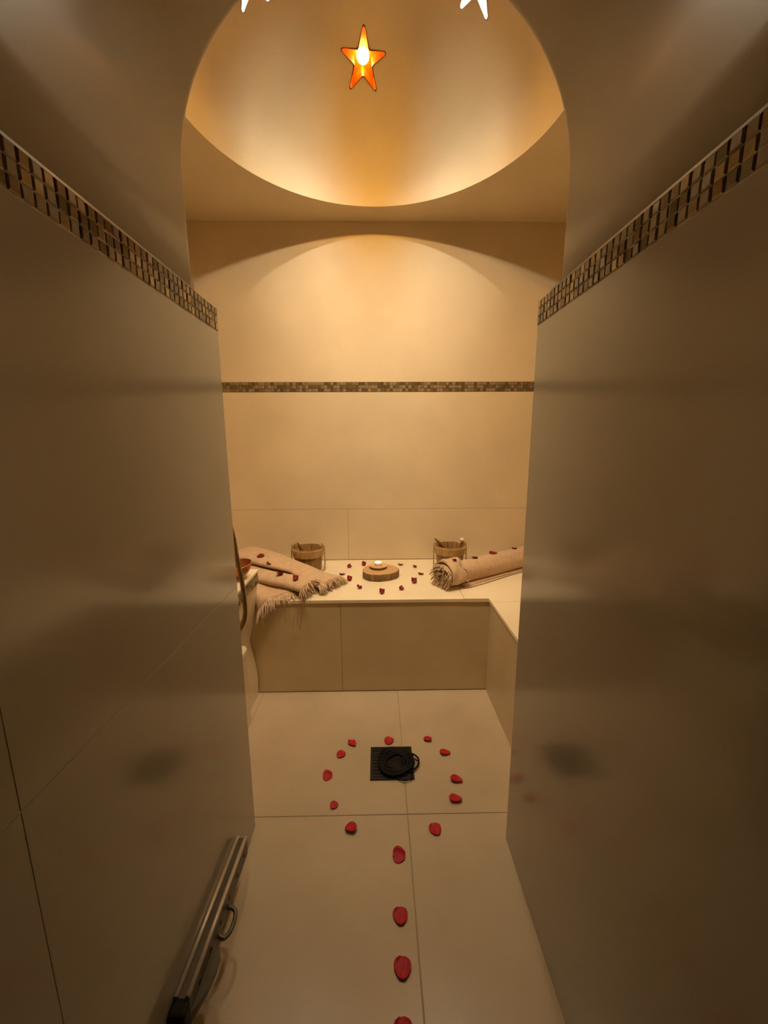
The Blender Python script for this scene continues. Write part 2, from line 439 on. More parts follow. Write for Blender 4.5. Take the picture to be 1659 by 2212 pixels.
# ------------------------------------------------------------------ star lamps in the dome
star_labels = ['amber star-shaped lamp glowing in the dome with a round white bulb', 'bright white star lamp in the dome, right of the amber star',
               'white star lamp out of sight above the right front of the dome', 'amber star lamp out of sight in the dome above the arch',
               'white star lamp out of sight above the left front of the dome', 'bright white star lamp in the dome, left of the amber star']
for idx, lamp in enumerate(LAMPS):
    P, sd, up, ax = star_frame(lamp)
    az = R_(lamp[0]); amber = lamp[3]
    t = thing('star_lamp', star_labels[idx], 'lamp', group='star lamps in the dome')
    t.matrix_world = Matrix.Translation(P) @ Matrix((sd, up, -ax)).transposed().to_4x4()    # local -z looks into the room
    gl = M['amber_glass'] if amber else M['white_glass']
    dt = Vector((math.sin(az), math.cos(az), 0))
    oi, oo = star_outline(SRO - .003, SRI - .003), star_outline(SRO + .0015, SRI + .0015)
    k = len(oi); V = []; F = []
    def front(x, y):                                        # depth (local z) of the dome face along the star's own axis
        p = P + sd * x + up * y; lo, hi = -.20, .20
        ry = DRAD if math.cos(az) >= 0 else DFR
        def inside(d):
            q = p - ax * d - Vector((DCX, DCY, ZC)); return (q.x / DRAD) ** 2 + (q.y / (DRAD if q.y >= 0 else DFR)) ** 2 + (q.z / DRAD) ** 2 < 1
        for _ in range(30):
            mid = (lo + hi) / 2
            if inside(mid): lo = mid
            else: hi = mid
        return lo
    fi = [front(x, y) for x, y in oi]; BK = max(max(fi) + .030, front(0, 0) + lamp[6] + .032)
    V += [(x, y, f - .003) for (x, y), f in zip(oi, fi)] + [(x, y, f - .003) for (x, y), f in zip(oo, fi)]
    V += [(x, y, BK) for x, y in oi] + [(x, y, BK) for x, y in oo]
    for i in range(k):
        j = (i + 1) % k
        F += [(i, j, k + j, k + i), (i, j, 2 * k + j, 2 * k + i), (k + i, k + j, 3 * k + j, 3 * k + i), (2 * k + i, 2 * k + j, 3 * k + j, 3 * k + i)]
    obj('star_sleeve', mesh('star_sleeve', V, F), gl, t)
    Vb = [(x, y, d) for d in (BK + .001, BK + .006) for x, y in oo]
    Fb = [(i, (i + 1) % k, k + (i + 1) % k, k + i) for i in range(k)] + [tuple(range(k)), tuple(range(k, 2 * k))]
    obj('back_plate', mesh('back_plate', Vb, Fb), gl, t)
    bz = front(0, 0) + lamp[6]
    bm_ = mat('amber_bulb' if amber else 'white_bulb', (1, .9, .8), .5, 0, emit=(1.0, .49, .085) if amber else (1.0, .835, .60), es=lamp[4])
    lathe('bulb', [(0, -.030), (.012, -.0275), (.021, -.021), (.027, -.010), (.028, 0), (.025, .012), (.016, .024), (.010, .028), (.010, BK - bz)], bm_, t, n=16, loc=(0, 0, bz))

# ------------------------------------------------------------------ the bench
bench = thing('stone_bench', 'pale stone corner bench built along the back and right walls', 'bench', (.2, 2.1, 0))
def at_bench(o): o.parent = bench; o.matrix_parent_inverse = Matrix.Translation((-.2, -2.1, 0)); return o
at_bench(box('bench_core', (-HW + .001, YF + .008, .001), (HW - .001, YB - .001, ZB - .018), M['grout']))
at_bench(box('bench_core', (XARM + .008, 1.08, .001), (HW - .001, YF + .007, ZB - .018), M['grout']))
g = .0006
for x0, x1 in ((-HW + .001, -.184), (-.184, XARM + .006)):
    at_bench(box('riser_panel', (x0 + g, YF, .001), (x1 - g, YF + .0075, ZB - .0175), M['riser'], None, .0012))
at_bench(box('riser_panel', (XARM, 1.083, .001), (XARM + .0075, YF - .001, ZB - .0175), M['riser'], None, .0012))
zt0, zt1 = ZB - .0172, ZB
for (x0, x1, y0, y1) in ((-HW + .001, -.33, YF - .006, YB - .001), (-.33, .415, YF - .006, YB - .001), (.415, HW - .001, 1.752, YB - .001), (XARM - .006, HW - .001, 1.083, 1.752)):
    if x0 == .415:
        bm = bmesh.new()
        pts = [(x0 + g, YF - .006), (XARM - .006, YF - .006), (XARM - .006, y0 + g), (x1 - g, y0 + g), (x1 - g, y1 - g), (x0 + g, y1 - g)]
        lo_ = [bm.verts.new((x, y, zt0)) for x, y in pts]; hi_ = [bm.verts.new((x, y, zt1)) for x, y in pts]
        for i in range(6): bm.faces.new((lo_[i], lo_[(i + 1) % 6], hi_[(i + 1) % 6], hi_[i]))
        bm.faces.new(hi_); bm.faces.new(lo_[::-1]); at_bench(bobj('seat_slab', bm, M['slab']))
    else: at_bench(box('seat_slab', (x0 + g, y0 + g, zt0), (x1 - g, y1 - g, zt1), M['slab'], None, .0015))

# ------------------------------------------------------------------ wash basin and low block on the left
wbn = thing('wash_basin', 'stone wash basin with a mosaic edge at the left end of the bench', 'basin', (-.86, 1.6, 0))
def at_basin(o): o.parent = wbn; o.matrix_parent_inverse = Matrix.Translation((.86, -1.6, 0)); return o
secs = []
for z, xr in ((.001, -.603), (.10, -.601), (.20, -.613), (.29, -.628), (.38, -.606), (.50, -.584), (.582, -.574)):
    secs.append([(-HW + .001, 1.632, z), (xr, 1.632, z), (xr, YF - .009, z), (-HW + .001, YF - .009, z)])
at_basin(loft('pedestal', secs, M['tile_back'], None, angle=60))
at_basin(box('basin_body', (-HW + .001, 1.40, .50), (-.578, 1.631, .582), M['tile_back'], None, .003))
at_basin(box('band_backing', (-HW + .001, 1.394, .583), (-.571, YF - .009, .640), M['grout']))
NE = 48; V = []; F = []; cxb, cyb = -.85, 1.595
inn = [(cxb + .20 * math.cos(2 * math.pi * i / NE), cyb + .145 * math.sin(2 * math.pi * i / NE)) for i in range(NE)]
def rect_out(x, y):
    dx, dy = x - cxb, y - cyb
    t = min((-.563 - cxb) / abs(dx) if dx > 0 else (cxb + HW - .001) / max(abs(dx), 1e-6), (YF - .009 - cyb if dy > 0 else cyb - 1.386) / max(abs(dy), 1e-6)); return (cxb + dx * t, cyb + dy * t)
out = [rect_out(x, y) for x, y in inn]
corners = [(-.563, YF - .009), (-HW + .001, YF - .009), (-HW + .001, 1.386), (-.563, 1.386)]
for cpt in corners:
    k = min(range(NE), key=lambda i: (out[i][0] - cpt[0]) ** 2 + (out[i][1] - cpt[1]) ** 2); out[k] = cpt
V = [(x, y, .649) for x, y in inn] + [(x, y, .649) for x, y in out] + [(x, y, .6405) for x, y in out] + [(x, y, .6405) for x, y in inn]
for i in range(NE):
    j = (i + 1) % NE
    for a_, b_ in ((0, 1), (1, 2), (2, 3), (3, 0)): F.append((a_ * NE + i, a_ * NE + j, b_ * NE + j, b_ * NE + i))
at_basin(obj('rim', mesh('rim', V, F), M['slab']))
at_basin(lathe('bowl', [(.198, .6404), (.196, .6402)], M['slab'], None)) if False else None
holder = []
rot_, _o = mosaic_mat((0, 0, 0), Vector((0, 1, 0)), Vector((1, 0, 0)))
for (org, du, nn, cols) in (((-.571, 1.395, .584), (0, 1, 0), (1, 0, 0), 21), ((-1.13, 1.394, .584), (1, 0, 0), (0, -1, 0), 30)):
    before = set(C.objects)
    mosaics(None, org, du, nn, cols, weights=(2, 3, 3, 3, 2))
    for o in set(C.objects) - before: at_basin(o)

blk = thing('stone_block', 'low pale stone block below the wash basin, against the wall', 'block', (-.86, 1.37, 0))
pts = [(-HW + .001, 1.12), (-.578, 1.12), (-.578, 1.595), (-.592, 1.618), (-HW + .001, 1.618)]
bm = bmesh.new(); lo_ = [bm.verts.new((x + .86, y - 1.37, .001)) for x, y in pts]; hi_ = [bm.verts.new((x + .86, y - 1.37, .340)) for x, y in pts]
for i in range(5): bm.faces.new((lo_[i], lo_[(i + 1) % 5], hi_[(i + 1) % 5], hi_[i]))
bm.faces.new(hi_); bm.faces.new(lo_[::-1]); bobj('block_body', bm, M['tile_back'], blk)
bm = bmesh.new(); lo_ = [bm.verts.new((x + .86 + (.002 if x > -1 else 0), y - 1.37, .3405)) for x, y in pts]; hi_ = [bm.verts.new((x + .86 + (.002 if x > -1 else 0), y - 1.37, .354)) for x, y in pts]
for i in range(5): bm.faces.new((lo_[i], lo_[(i + 1) % 5], hi_[(i + 1) % 5], hi_[i]))
bm.faces.new(hi_); bm.faces.new(lo_[::-1]); bobj('top_slab', bm, M['slab'], blk)

# copper bowl lying on the basin rim
cb = thing('copper_bowl', 'shallow copper water bowl on the wash basin edge behind the hose', 'bowl', (-.612, 1.665, .660))
cb.rotation_euler = (R_(6), R_(-9), 0)
lathe('bowl_shell', [(0, -.002), (.028, 0), (.046, .012), (.058, .033), (.064, .052), (.066, .053), (.0655, .050), (.060, .032), (.047, .014), (.028, .004), (0, .002)], M['copper'], cb)
tube('bowl_lip', [(.0655 * math.cos(a), .0655 * math.sin(a), .053) for a in [2 * math.pi * i / 32 for i in range(32)]], .0022, M['copper'], cb, 6, True)

# shower hose hanging behind the left passage corner
hs = thing('shower_hose', 'brown shower hose hanging in a loop beside the left passage corner', 'shower hose', (-.47, 1.15, .65))
def at_hose(o): o.parent = hs; o.matrix_parent_inverse = Matrix.Translation((.47, -1.15, -.65)); return o
ctrl = [(-.490, 1.150, 1.13), (-.472, 1.152, 1.085), (-.449, 1.153, 1.03), (-.433, 1.153, .972), (-.425, 1.152, .90), (-.416, 1.151, .835), (-.412, 1.150, .785), (-.411, 1.150, .733), (-.418, 1.149, .694), (-.435, 1.148, .667), (-.462, 1.146, .650), (-.495, 1.143, .645), (-.53, 1.140, .648)]
def catmull(P, n=8):
    P = [Vector(p) for p in P]; out = []
    for i in range(len(P) - 1):
        a, b, c, d = P[max(i - 1, 0)], P[i], P[i + 1], P[min(i + 2, len(P) - 1)]
        for k in range(n):
            t = k / n; out.append(.5 * ((2 * b) + (c - a) * t + (2 * a - 5 * b + 4 * c - d) * t * t + (3 * b - a - 3 * c + d) * t ** 3))
    out.append(P[-1]); return out
path = catmull(ctrl, 12)
at_hose(tube('hose', path, [.0066 + .0005 * (i % 2) for i in range(len(path))], M['hose'], None, 10))
at_hose(tube('wall_outlet', [(-.53, 1.0975, .648), (-.53, 1.118, .648), (-.53, 1.140, .648)], [.022, .012, .010], M['chrome'], None, 14))
at_hose(tube('holder', [(-.495, 1.0975, 1.15), (-.495, 1.12, 1.15), (-.494, 1.138, 1.148)], [.02, .010, .012], M['chrome'], None, 14))
at_hose(tube('hand_shower', [(-.490, 1.150, 1.12), (-.498, 1.153, 1.17), (-.505, 1.162, 1.25), (-.51, 1.185, 1.29), (-.51, 1.20, 1.30), (-.51, 1.21, 1.298)], [.010, .012, .012, .018, .036, .036], M['chrome'], None, 16))

# ------------------------------------------------------------------ wall rail low on the left passage wall
rl = thing('wall_rail', 'grey metal rail with a row of dark holes, low on the left wall', 'rail', (XL + .001, .77, .13))
rl.rotation_euler = (R_(-5.0), 0, 0)
L2 = .175
bm = bmesh.new(); add_box(bm, (0, -L2, -.030), (.030, L2, .020), .002); bobj('rail_body', bm, M['rail'], rl)
for x0 in (.0035, .0265):
    V, F = tube_data([(x0, -L2 + .002, .0225), (x0, L2 - .001, .0225)], .0050, 8)
    obj('edge_strip', mesh('edge_strip', V, F, True), M['rail_bright'], rl)
for k in range(6):
    y = -L2 + .045 + k * .055
    V, F = tube_data([(.0296, y, -.006), (.0306, y, -.006)], .0050, 12)
    obj('screw_hole', mesh('screw_hole', V, F), M['hole'], rl)
bm = bmesh.new(); add_box(bm, (-.0005, -L2 - .028, -.034), (.034, -L2, .024), .006, 2); bobj('end_cap', bm, M['black'], rl)
lp = [(.030, -.035, -.020), (.044, -.038, -.024), (.053, -.022, -.026), (.054, .004, -.026), (.047, .022, -.024), (.030, .026, -.020)]
tube('loop_handle', catmull(lp, 6), .0052, M['rail'], rl, 10)
pl = [(.030, -L2 + .002), (.030, -.062), (.043, -.062), (.050, -.075), (.052, -.10), (.047, -.135), (.038, -.162)]
bm = bmesh.new(); lo_ = [bm.verts.new((x, y, -.030)) for x, y in pl]; hi_ = [bm.verts.new((x, y, -.014)) for x, y in pl]
for i in range(len(pl)): bm.faces.new((lo_[i], lo_[(i + 1) % len(pl)], hi_[(i + 1) % len(pl)], hi_[i]))
bm.faces.new(hi_); bm.faces.new(lo_[::-1]); bobj('curved_plate', bm, M['rail'], rl)
bm = bmesh.new(); add_box(bm, (0, -L2 - .020, -.11), (.032, -L2 + .012, -.0345), .003); bobj('bracket', bm, M['rail'], rl)

# ------------------------------------------------------------------ floor drain and black coil
dr = thing('floor_drain', 'square dark metal drain cover set in the floor', 'drain', (.047, 1.343, .001))
hx, hy = .083, .079
bm = bmesh.new()
for lo, hi in (((-hx, -hy, 0), (hx, -hy + .010, .004)), ((-hx, hy - .010, 0), (hx, hy, .004)), ((-hx, -hy + .0101, 0), (-hx + .010, hy - .0101, .004)), ((hx - .010, -hy + .0101, 0), (hx, hy - .0101, .004))): add_box(bm, lo, hi)
bobj('drain_frame', bm, M['drain'], dr)
box('drain_pit', (-hx + .010, -hy + .010, 0), (hx - .010, hy - .010, .0010), M['hole'], dr)
for k in range(9):
    y = -hy + .0165 + k * .0158
    box('drain_bar', (-hx + .0105, y - .0045, .0012), (hx - .0105, y + .0045, .0034), M['drain'], dr, .0008)
co = thing('black_coil', 'round coil of black tubing on the floor drain, looping past its right side', 'coil', (.063, 1.338, .0055))
path = []
rc = random.Random(4)
for i in range(241):
    t = i / 240; a = t * 2 * math.pi * 6.0 + .4
    r = .071 - .040 * t + .004 * math.sin(3.1 * a + 1)
    path.append((r * math.cos(a) * 1.02, r * math.sin(a) * .98, .004 + .0085 * (0.5 + .5 * math.sin(a * .5)) * .6 + .006 * (i % 80) / 80))
tube('coil_tube', path, .0042, M['black'], co, 7)
lathe('coil_pad', [(0, 0), (.066, 0), (.068, .002), (.066, .0035), (0, .004)], M['black'], co)
lpp = [(.050, .040, .006), (.070, .034, .008), (.086, .018, .008), (.090, .0, .007), (.084, -.018, .006), (.072, -.034, .005), (.055, -.048, .005)]
tube('coil_loop', catmull(lpp, 6), .0034, M['black'], co, 7)
lp2 = [(.060, .012, .006), (.078, .006, .007), (.088, -.002, .007)]
tube('coil_loop', catmull(lp2, 6), .0026, M['black'], co, 7)
lp3 = [(-.005, -.060, .005), (.015, -.080, .003), (.035, -.084, .003), (.055, -.074, .003), (.060, -.055, .005)]
tube('coil_loop', catmull(lp3, 6), .0026, M['black'], co, 7)

# ------------------------------------------------------------------ wood slice, dish, tealight
ws = thing('wood_slice', 'oval wood slice with dark bark under the candle dish', 'wood slice', (.006, 2.125, ZB + .0003))
def outline(sc=1.0, n=56):
    pts = []
    for i in range(n):
        a = 2 * math.pi * i / n
        r = .106 + .007 * math.cos(a - .6) + .004 * math.cos(3 * a + .5) - .004 * math.cos(2 * a + .4) + .0012 * math.sin(11 * a)
        pts.append((r * sc * math.cos(a), r * sc * .90 * math.sin(a)))
    return pts
loft('bark', [[(x, y, z) for x, y in outline(s)] for z, s in ((0, .985), (.004, 1.0), (.020, 1.004), (.035, 1.0), (.0385, .985))], M['bark'], ws, angle=35)
mm = mat('slice_face', (.52, .33, .16), .6, 0); nt = mm.node_tree
tc = nt.nodes.new('ShaderNodeTexCoord'); wv = nt.nodes.new('ShaderNodeTexWave'); wv.wave_type = 'RINGS'; wv.rings_direction = 'SPHERICAL'
wv.inputs['Scale'].default_value = 26; wv.inputs['Distortion'].default_value = 2.5; wv.inputs['Detail'].default_value = 2
rp = nt.nodes.new('ShaderNodeValToRGB'); rp.color_ramp.elements[0].color = (.42, .25, .11, 1); rp.color_ramp.elements[1].color = (.60, .39, .20, 1)
nt.links.new(tc.outputs['Object'], wv.inputs['Vector']); nt.links.new(wv.outputs['Fac'], rp.inputs['Fac']); nt.links.new(rp.outputs['Color'], nt.nodes['Principled BSDF'].inputs['Base Color'])
loft('sawn_face', [[(x, y, z) for x, y in outline(s)] for z, s in ((.0386, .970), (.0400, .962))], mm, ws, angle=35)
ds = thing('candle_dish', 'small round clay dish on the wood slice holding the tealight', 'dish', (.000, 2.150, ZB + .0405))
lathe('dish_body', [(0, 0), (.034, 0), (.038, .003), (.049, .013), (.052, .016), (.0505, .0172), (.044, .0135), (.0, .0125)], M['terracotta'], ds)
tl = thing('tealight', 'lit white tealight in the clay dish', 'candle', (.000, 2.152, ZB + .0535))
lathe('candle_cup', [(0, 0), (.0190, 0), (.0196, .001), (.0196, .0165), (.0192, .0165), (.0190, .0035), (0, .003)], M['tin'], tl, n=28)
lathe('wax', [(0, .0035), (.0188, .0035), (.0188, .0195), (.0170, .0215), (.010, .0200), (0, .0196)], M['wax'], tl, n=28)
tube('wick', [(0, 0, .0194), (.0003, 0, .0202), (.0005, 0, .0210)], .0007, M['hole'], tl, 6)
lathe('flame', [(0, .0205), (.0014, .0215), (.0018, .0230), (.0011, .0252), (0, .0275)], M['flame'], tl, n=12)

# ------------------------------------------------------------------ wooden pails with cords
def make_pail(label, loc, rz):
    t = thing('wooden_pail', label, 'bucket', loc, rz, 'wooden pails on the bench')
    NS = 16; H = .138
    def rad(z): return .0735 + (.0865 - .0735) * z / H
    for k in range(NS):
        a0 = 2 * math.pi * k / NS + .012; a1 = 2 * math.pi * (k + 1) / NS - .012
        ear = k in (0, NS // 2 - 1, NS // 2, NS - 1)
        top = H + (.016 if ear else 0.0) + random.Random(k).uniform(-.0012, .0012)
        secs = []
        for z in (.0, .004, top - .003, top):
            d = .0012 if z in (.0, top) else 0
            s = []
            for a in [a0 + (a1 - a0) * i / 3 for i in range(4)]: s.append(((rad(z) - d) * math.cos(a), (rad(z) - d) * math.sin(a), z))
            for a in [a1 - (a1 - a0) * i / 3 for i in range(4)]: s.append(((rad(z) - .010 + d) * math.cos(a), (rad(z) - .010 + d) * math.sin(a), z))
            secs.append(s)
        loft('stave', secs, M['wood'], t, angle=40)
    lathe('base_board', [(0, .010), (.0632, .010), (.0638, .018), (0, .018)], M['wood'], t)
    z0, z1 = .090, .134
    lathe('hoop', [(rad(z0) + .0005, z0), (rad(z0) + .0062, z0 + .0012), (rad(z1) + .0062, z1 - .0012), (rad(z1) + .0003, z1), (rad(z0) + .0003, z0)], M['wood_band'], t, n=48, caps=False)
    for s in (-1, 1):
        pth = [(s * .0765, .006, H + .003), (s * .080, .004, H + .013), (s * .088, .002, H + .0135), (s * .0955, 0, H + .006), (s * .0975, -.002, H - .03), (s * .098, -.003, .06), (s * .0975, -.004, .016), (s * .0965, -.006, .0055), (s * .088, -.022, .0035), (s * .079, -.034, .0035)]
        tube('cord', catmull(pth, 6), .0030, M['rope'], t, 7)
    return t
make_pail('wooden pail with hanging cords standing behind the stacked towels', (-.411, 2.246, ZB + .0004), R_(-4))
make_pail('wooden pail with hanging cords standing behind the single rolled towel', (.428, 2.268, ZB + .0004), R_(3))

def scoop(label, tip, base):
    tip = Vector(tip); base = Vector(base); t = thing('wooden_scoop', label, 'scoop', base, 0, 'wooden scoops in the pails')
    d = (tip - base); L = d.length; d.normalize()
    s = d.cross(Vector((0, 1, 0))).normalized(); u = s.cross(d)
    secs = []
    for f, w_, h_ in ((.0, .008, .006), (.10, .010, .007), (.45, .009, .007), (.70, .0095, .006), (.86, .0065, .0045), (.96, .0035, .003), (1.0, .0012, .001)):
        secs.append([d * (L * f) + s * (w_ * math.cos(a)) + u * (h_ * math.sin(a)) for a in [2 * math.pi * i / 10 for i in range(10)]])
    loft('handle', secs, M['wood_dark'], t)
    secs = []
    for f, w_ in ((-.034, .006), (-.026, .017), (-.012, .021), (.001, .016), (.008, .007)):
        secs.append([d * f + s * (w_ * math.cos(a)) + u * (.008 * math.sin(a)) for a in [2 * math.pi * i / 14 for i in range(14)]])
    loft('scoop_head', secs, M['wood_dark'], t)
    return t
scoop('dark wooden scoop with its long handle tip poking out of the right pail', (.328, 2.228, ZB + .192), (.458, 2.280, ZB + .050))
scoop('brown wooden scoop with a short handle leaning at the rim of the left pail', (-.469, 2.232, ZB + .172), (-.416, 2.248, ZB + .060))

def puff(name, label, loc, r):
    bm = bmesh.new(); bmesh.ops.create_icosphere(bm, subdivisions=3, radius=r); rr = random.Random(11)
    for v in bm.verts:
        n_ = v.co.normalized(); v.co *= 1 + .22 * math.sin(n_.x * 9 + 1) * math.sin(n_.y * 8) * math.cos(n_.z * 7) + rr.uniform(-.03, .03)
    o = bobj(name, bm, M['cotton'], None, loc, None, True); tag(o, label, 'cotton', None); return o
puff('cotton_puff', 'small white cotton tuft on the rim of the right pail', (.500, 2.276, ZB + .1665), .0125)

# ------------------------------------------------------------------ towels
def fringe(parent, roots, length, seed, zmin=ZB + .002, yedge=YF - .008, rad=.0021, curl=.35):
    """roots: (point, outward direction); tassels that leave along the direction and droop"""
    rr = random.Random(seed); V = []; F = []
    for p, d in roots:
        p = Vector(p); d = Vector(d).normalized(); L = length * rr.uniform(.6, 1.25)
        dd = d + Vector((rr.uniform(-curl, curl), rr.uniform(-curl, curl), rr.uniform(-curl * .4, curl * .7)))
        dd.normalize(); pts = [p - d * .004]; q = p.copy(); v = dd.copy()
        for s in range(4):
            q = q + v * (L / 4); v = (v + Vector((rr.uniform(-.25, .25), rr.uniform(-.25, .25), -.42 + rr.uniform(-.1, .1)))).normalized()
            if q.y > yedge - .004 and q.z < zmin: q.z = zmin + rr.uniform(0, .004)
            pts.append(q.copy())
        r0 = rad * rr.uniform(.8, 1.5)
        v_, f_ = tube_data(pts, [r0, r0 * 1.15, r0, r0 * .9, r0 * .35], 4); b = len(V); V += v_; F += [tuple(b + i for i in f) for f in f_]
    o = obj('fringe', mesh('fringe', V, F, True), M['fringe'], parent); o['kind'] = 'stuff'; return o

# the single roll on the right
tw = thing('rolled_towel', 'thick rolled beige towel lying alone on the right of the bench', 'towel', (.62, 2.12, ZB + .0008))
A = Vector((.327, 1.945, 0)); B = Vector((.990, 2.352, 0)); ax = (B - A).normalized(); sd = Vector((ax.y, -ax.x, 0)); LEN = (B - A).length
rk = .066
def spiral_outline(t, grow=1.0):
    th0 = -math.pi / 2 - .3; turns = 2.7; n = 110; th = .0125; outer = []; inner = []
    for i in range(n + 1):
        f = i / n; a = th0 - turns * 2 * math.pi * (1 - f)
        r = (.014 + (rk - .014) * f) * grow * (1 + .03 * math.sin(3 * a + 4 * t) + .015 * math.sin(7 * a))
        for lst, q in ((outer, r), (inner, r - th * (.9 if f > .05 else .6))):
            lst.append((math.cos(a) * q * 1.05, math.sin(a) * q * .96))
    return outer + inner[::-1]
secs = []
NSG = 34
for j in range(NSG + 1):
    t = j / NSG; gr = 1.0 + .05 * math.exp(-t * 14) - .05 * math.exp(-((t - .10) / .035) ** 2) + .012 * math.sin(t * 17)
    s = []
    for q, (x, z) in enumerate(spiral_outline(t, gr)):
        zz = z + rk * .955
        zz = max(zz, .0015 + .001 * math.sin(q)) 
        e = 0.0
        if j == 0: e = .010 * math.sin(q * .9) + .008 * math.sin(q * .31)
        if j == 1: e = .004 * math.sin(q * .9)
        p = A + ax * (LEN * t + e) - sd * x - Vector((.62, 2.12, 0)); s.append((p.x, p.y, zz))
    secs.append(s)
loft('towel_roll', secs, M['cloth'], tw, angle=70)
roots = []
rr = random.Random(3)
for q, (x, z) in enumerate(spiral_outline(0, 1.05)[:111]):
    for rep in range(2 if q > 55 else 1):
        p = A - sd * x - Vector((.62, 2.12, 0)) + ax * .004; rad_dir = (-sd * x + Vector((0, 0, z)))
        rad_dir = rad_dir.normalized() if rad_dir.length > 0 else Vector((0, 0, 1))
        roots.append(((p.x, p.y, max(z + rk * .955 - .004, .004)), -ax + rad_dir * .35))
fringe(tw, roots, .030, 21, .002, -9)
# loose outer end of the cloth wrapped round the left end of the roll
secs = []
for j in range(9):
    t = j / 8; s = []
    for lay, off in ((0, .0105), (1, .0025)):
        rng_ = range(31) if lay == 0 else range(30, -1, -1)
        for i in rng_:
            a = R_(205) - R_(250) * i / 30
            r = rk * (1.05 if off else 1) + off + (.004 * math.sin(a * 5 + t * 6) if lay == 0 else 0)
            p = A + ax * (.010 + .080 * t + .012 * math.sin(i * .55) * t) - sd * (math.cos(a) * r * 1.05) - Vector((.62, 2.12, 0))
            s.append((p.x, p.y, max(rk * .955 + math.sin(a) * r * .96, .002)))
    secs.append(s)
loft('loose_cuff', secs, M['cloth'], tw, angle=60)
roots = []
for i in range(64):
    a = R_(195) - R_(235) * i / 63; r = rk * 1.05 + .008
    p = A + ax * (.088 + .012 * math.sin(i * .27)) - sd * (math.cos(a) * r * 1.05) - Vector((.62, 2.12, 0))
    roots.append(((p.x, p.y, max(rk * .955 + math.sin(a) * r * .96, .004)), ax * .7 - sd * math.cos(a) * .35 + Vector((0, 0, math.sin(a) * .3))))
fringe(tw, roots, .022, 22, .002, -9)
for k, (w0, w1, zz, th) in enumerate(((.020, .088, .0015, .004), (.020, .077, .0070, .004))):
    secs = []
    for j in range(25):
        t = j / 24; wv_ = .004 * math.sin(t * 9 + k * 2)
        c0 = A + ax * (.095 + (LEN - .10) * t) - Vector((.62, 2.12, 0))
        wi = w1 - .012 * t + wv_
        lift = .0016 * math.sin(t * 14 + k)
        s = []
        for wq, z in ((w0, zz), (wi - .004, zz), (wi, zz + th * .5), (wi - .004, zz + th + max(lift, 0)), (w0, zz + th)):
            p = c0 + sd * wq; s.append((p.x, p.y, z))
        secs.append(s)
    loft('hem_flap', secs, M['cloth'], tw, angle=50)

# stacked towels on the left
def oval(c, side, up, w_, h_, n=28, pw=2.6, ripple=0.0, ph=0.0):
    s = []
    for i in range(n):
        a = 2 * math.pi * i / n; ca, sa = math.cos(a), math.sin(a)
        x = math.copysign(abs(ca) ** (2 / pw), ca) * w_; y = math.copysign(abs(sa) ** (2 / pw), sa) * h_
        y += ripple * math.sin(a * 3 + ph)
        s.append(Vector(c) + side * x + up * y)
    return s
UP = Vector((0, 0, 1))
def ribbon_layer(name, path, widths, heights, parent, org, side_fn=None, ripple=.0, ramp=2.6):
    P = catmull(path, 6); N = len(P); secs = []
    for i, p in enumerate(P):
        f = i / (N - 1) * (len(widths) - 1); k = min(int(f), len(widths) - 2); fr = f - k
        w_ = widths[k] + (widths[k + 1] - widths[k]) * fr; h_ = heights[k] + (heights[k + 1] - heights[k]) * fr
        tg = (P[min(i + 1, N - 1)] - P[max(i - 1, 0)]).normalized()
        sd_ = side_fn(i / (N - 1)) if side_fn else Vector((tg.y, -tg.x, 0)).normalized()
        up_ = sd_.cross(tg).normalized()
        if up_.z < 0: up_ = -up_
        secs.append([q - Vector(org) for q in oval(p, sd_, up_, w_, h_, ripple=ripple, ph=i * .2, pw=ramp)])
    return loft(name, secs, M['cloth'], parent, angle=70), P

org = (-.50, 1.95, ZB)
t1 = thing('folded_towel', 'beige towel folded over the bench front with its fringe hanging down', 'towel', org, 0, 'stacked towels on the left of the bench')
# bottom layer: a sheet that droops over the bench edge
V = []; F = []; NU, NV = 22, 26
def sheet_pt(u, v):
    """u across the hem (0 = left, 1 = right), v from the back (0) to the hem (1)"""
    back = Vector((-.735, 2.12, 0)).lerp(Vector((-.575, 2.035, 0)), u)
    hem = Vector((-.578, 1.772, 0)).lerp(Vector((-.392, 1.868, 0)), u)
    p = back.lerp(hem, v)
    z = .020 + .008 * math.sin(u * 6 + v * 3) * v + .014 * math.sin(min(v, 1) * math.pi)
    if p.y < YF + .012:
        z = max(z - .5 * (YF + .012 - p.y), .0175)
    if p.y < YF - .003:
        z -= 2.6 * (YF - .003 - p.y); p.y = YF - .0085 - (YF - .003 - p.y) * .35
    return Vector((p.x, p.y, ZB + z)) - Vector(org)
for lay in (0, 1):
    for i in range(NU + 1):
        for j in range(NV + 1):
            p = sheet_pt(i / NU, j / NV); q = p.copy()
            if lay == 1: q.z -= .016; q.z = max(q.z, .0018) if q.y + org[1] > YF - .008 else q.z
            V.append(q)
nn = (NU + 1) * (NV + 1)
for i in range(NU):
    for j in range(NV):
        a = i * (NV + 1) + j; F.append((a, a + 1, a + NV + 2, a + NV + 1)); F.append((nn + a, nn + a + NV + 1, nn + a + NV + 2, nn + a + 1))
bord = [i * (NV + 1) for i in range(NU + 1)] + [NU * (NV + 1) + j for j in range(1, NV + 1)] + [i * (NV + 1) + NV for i in range(NU - 1, -1, -1)] + [j for j in range(NV - 1, 0, -1)]
for k in range(len(bord)):
    a, b = bord[k], bord[(k + 1) % len(bord)]; F.append((a, b, nn + b, nn + a))
obj('lower_fold', mesh('lower_fold', V, F, True), M['cloth'], t1)
roots = []
for i in range(140):
    u = i / 139; p = sheet_pt(u, 1.0); p.z -= .008
    roots.append((p, (.25, -.75, -.55 if u < .55 else -.2)))
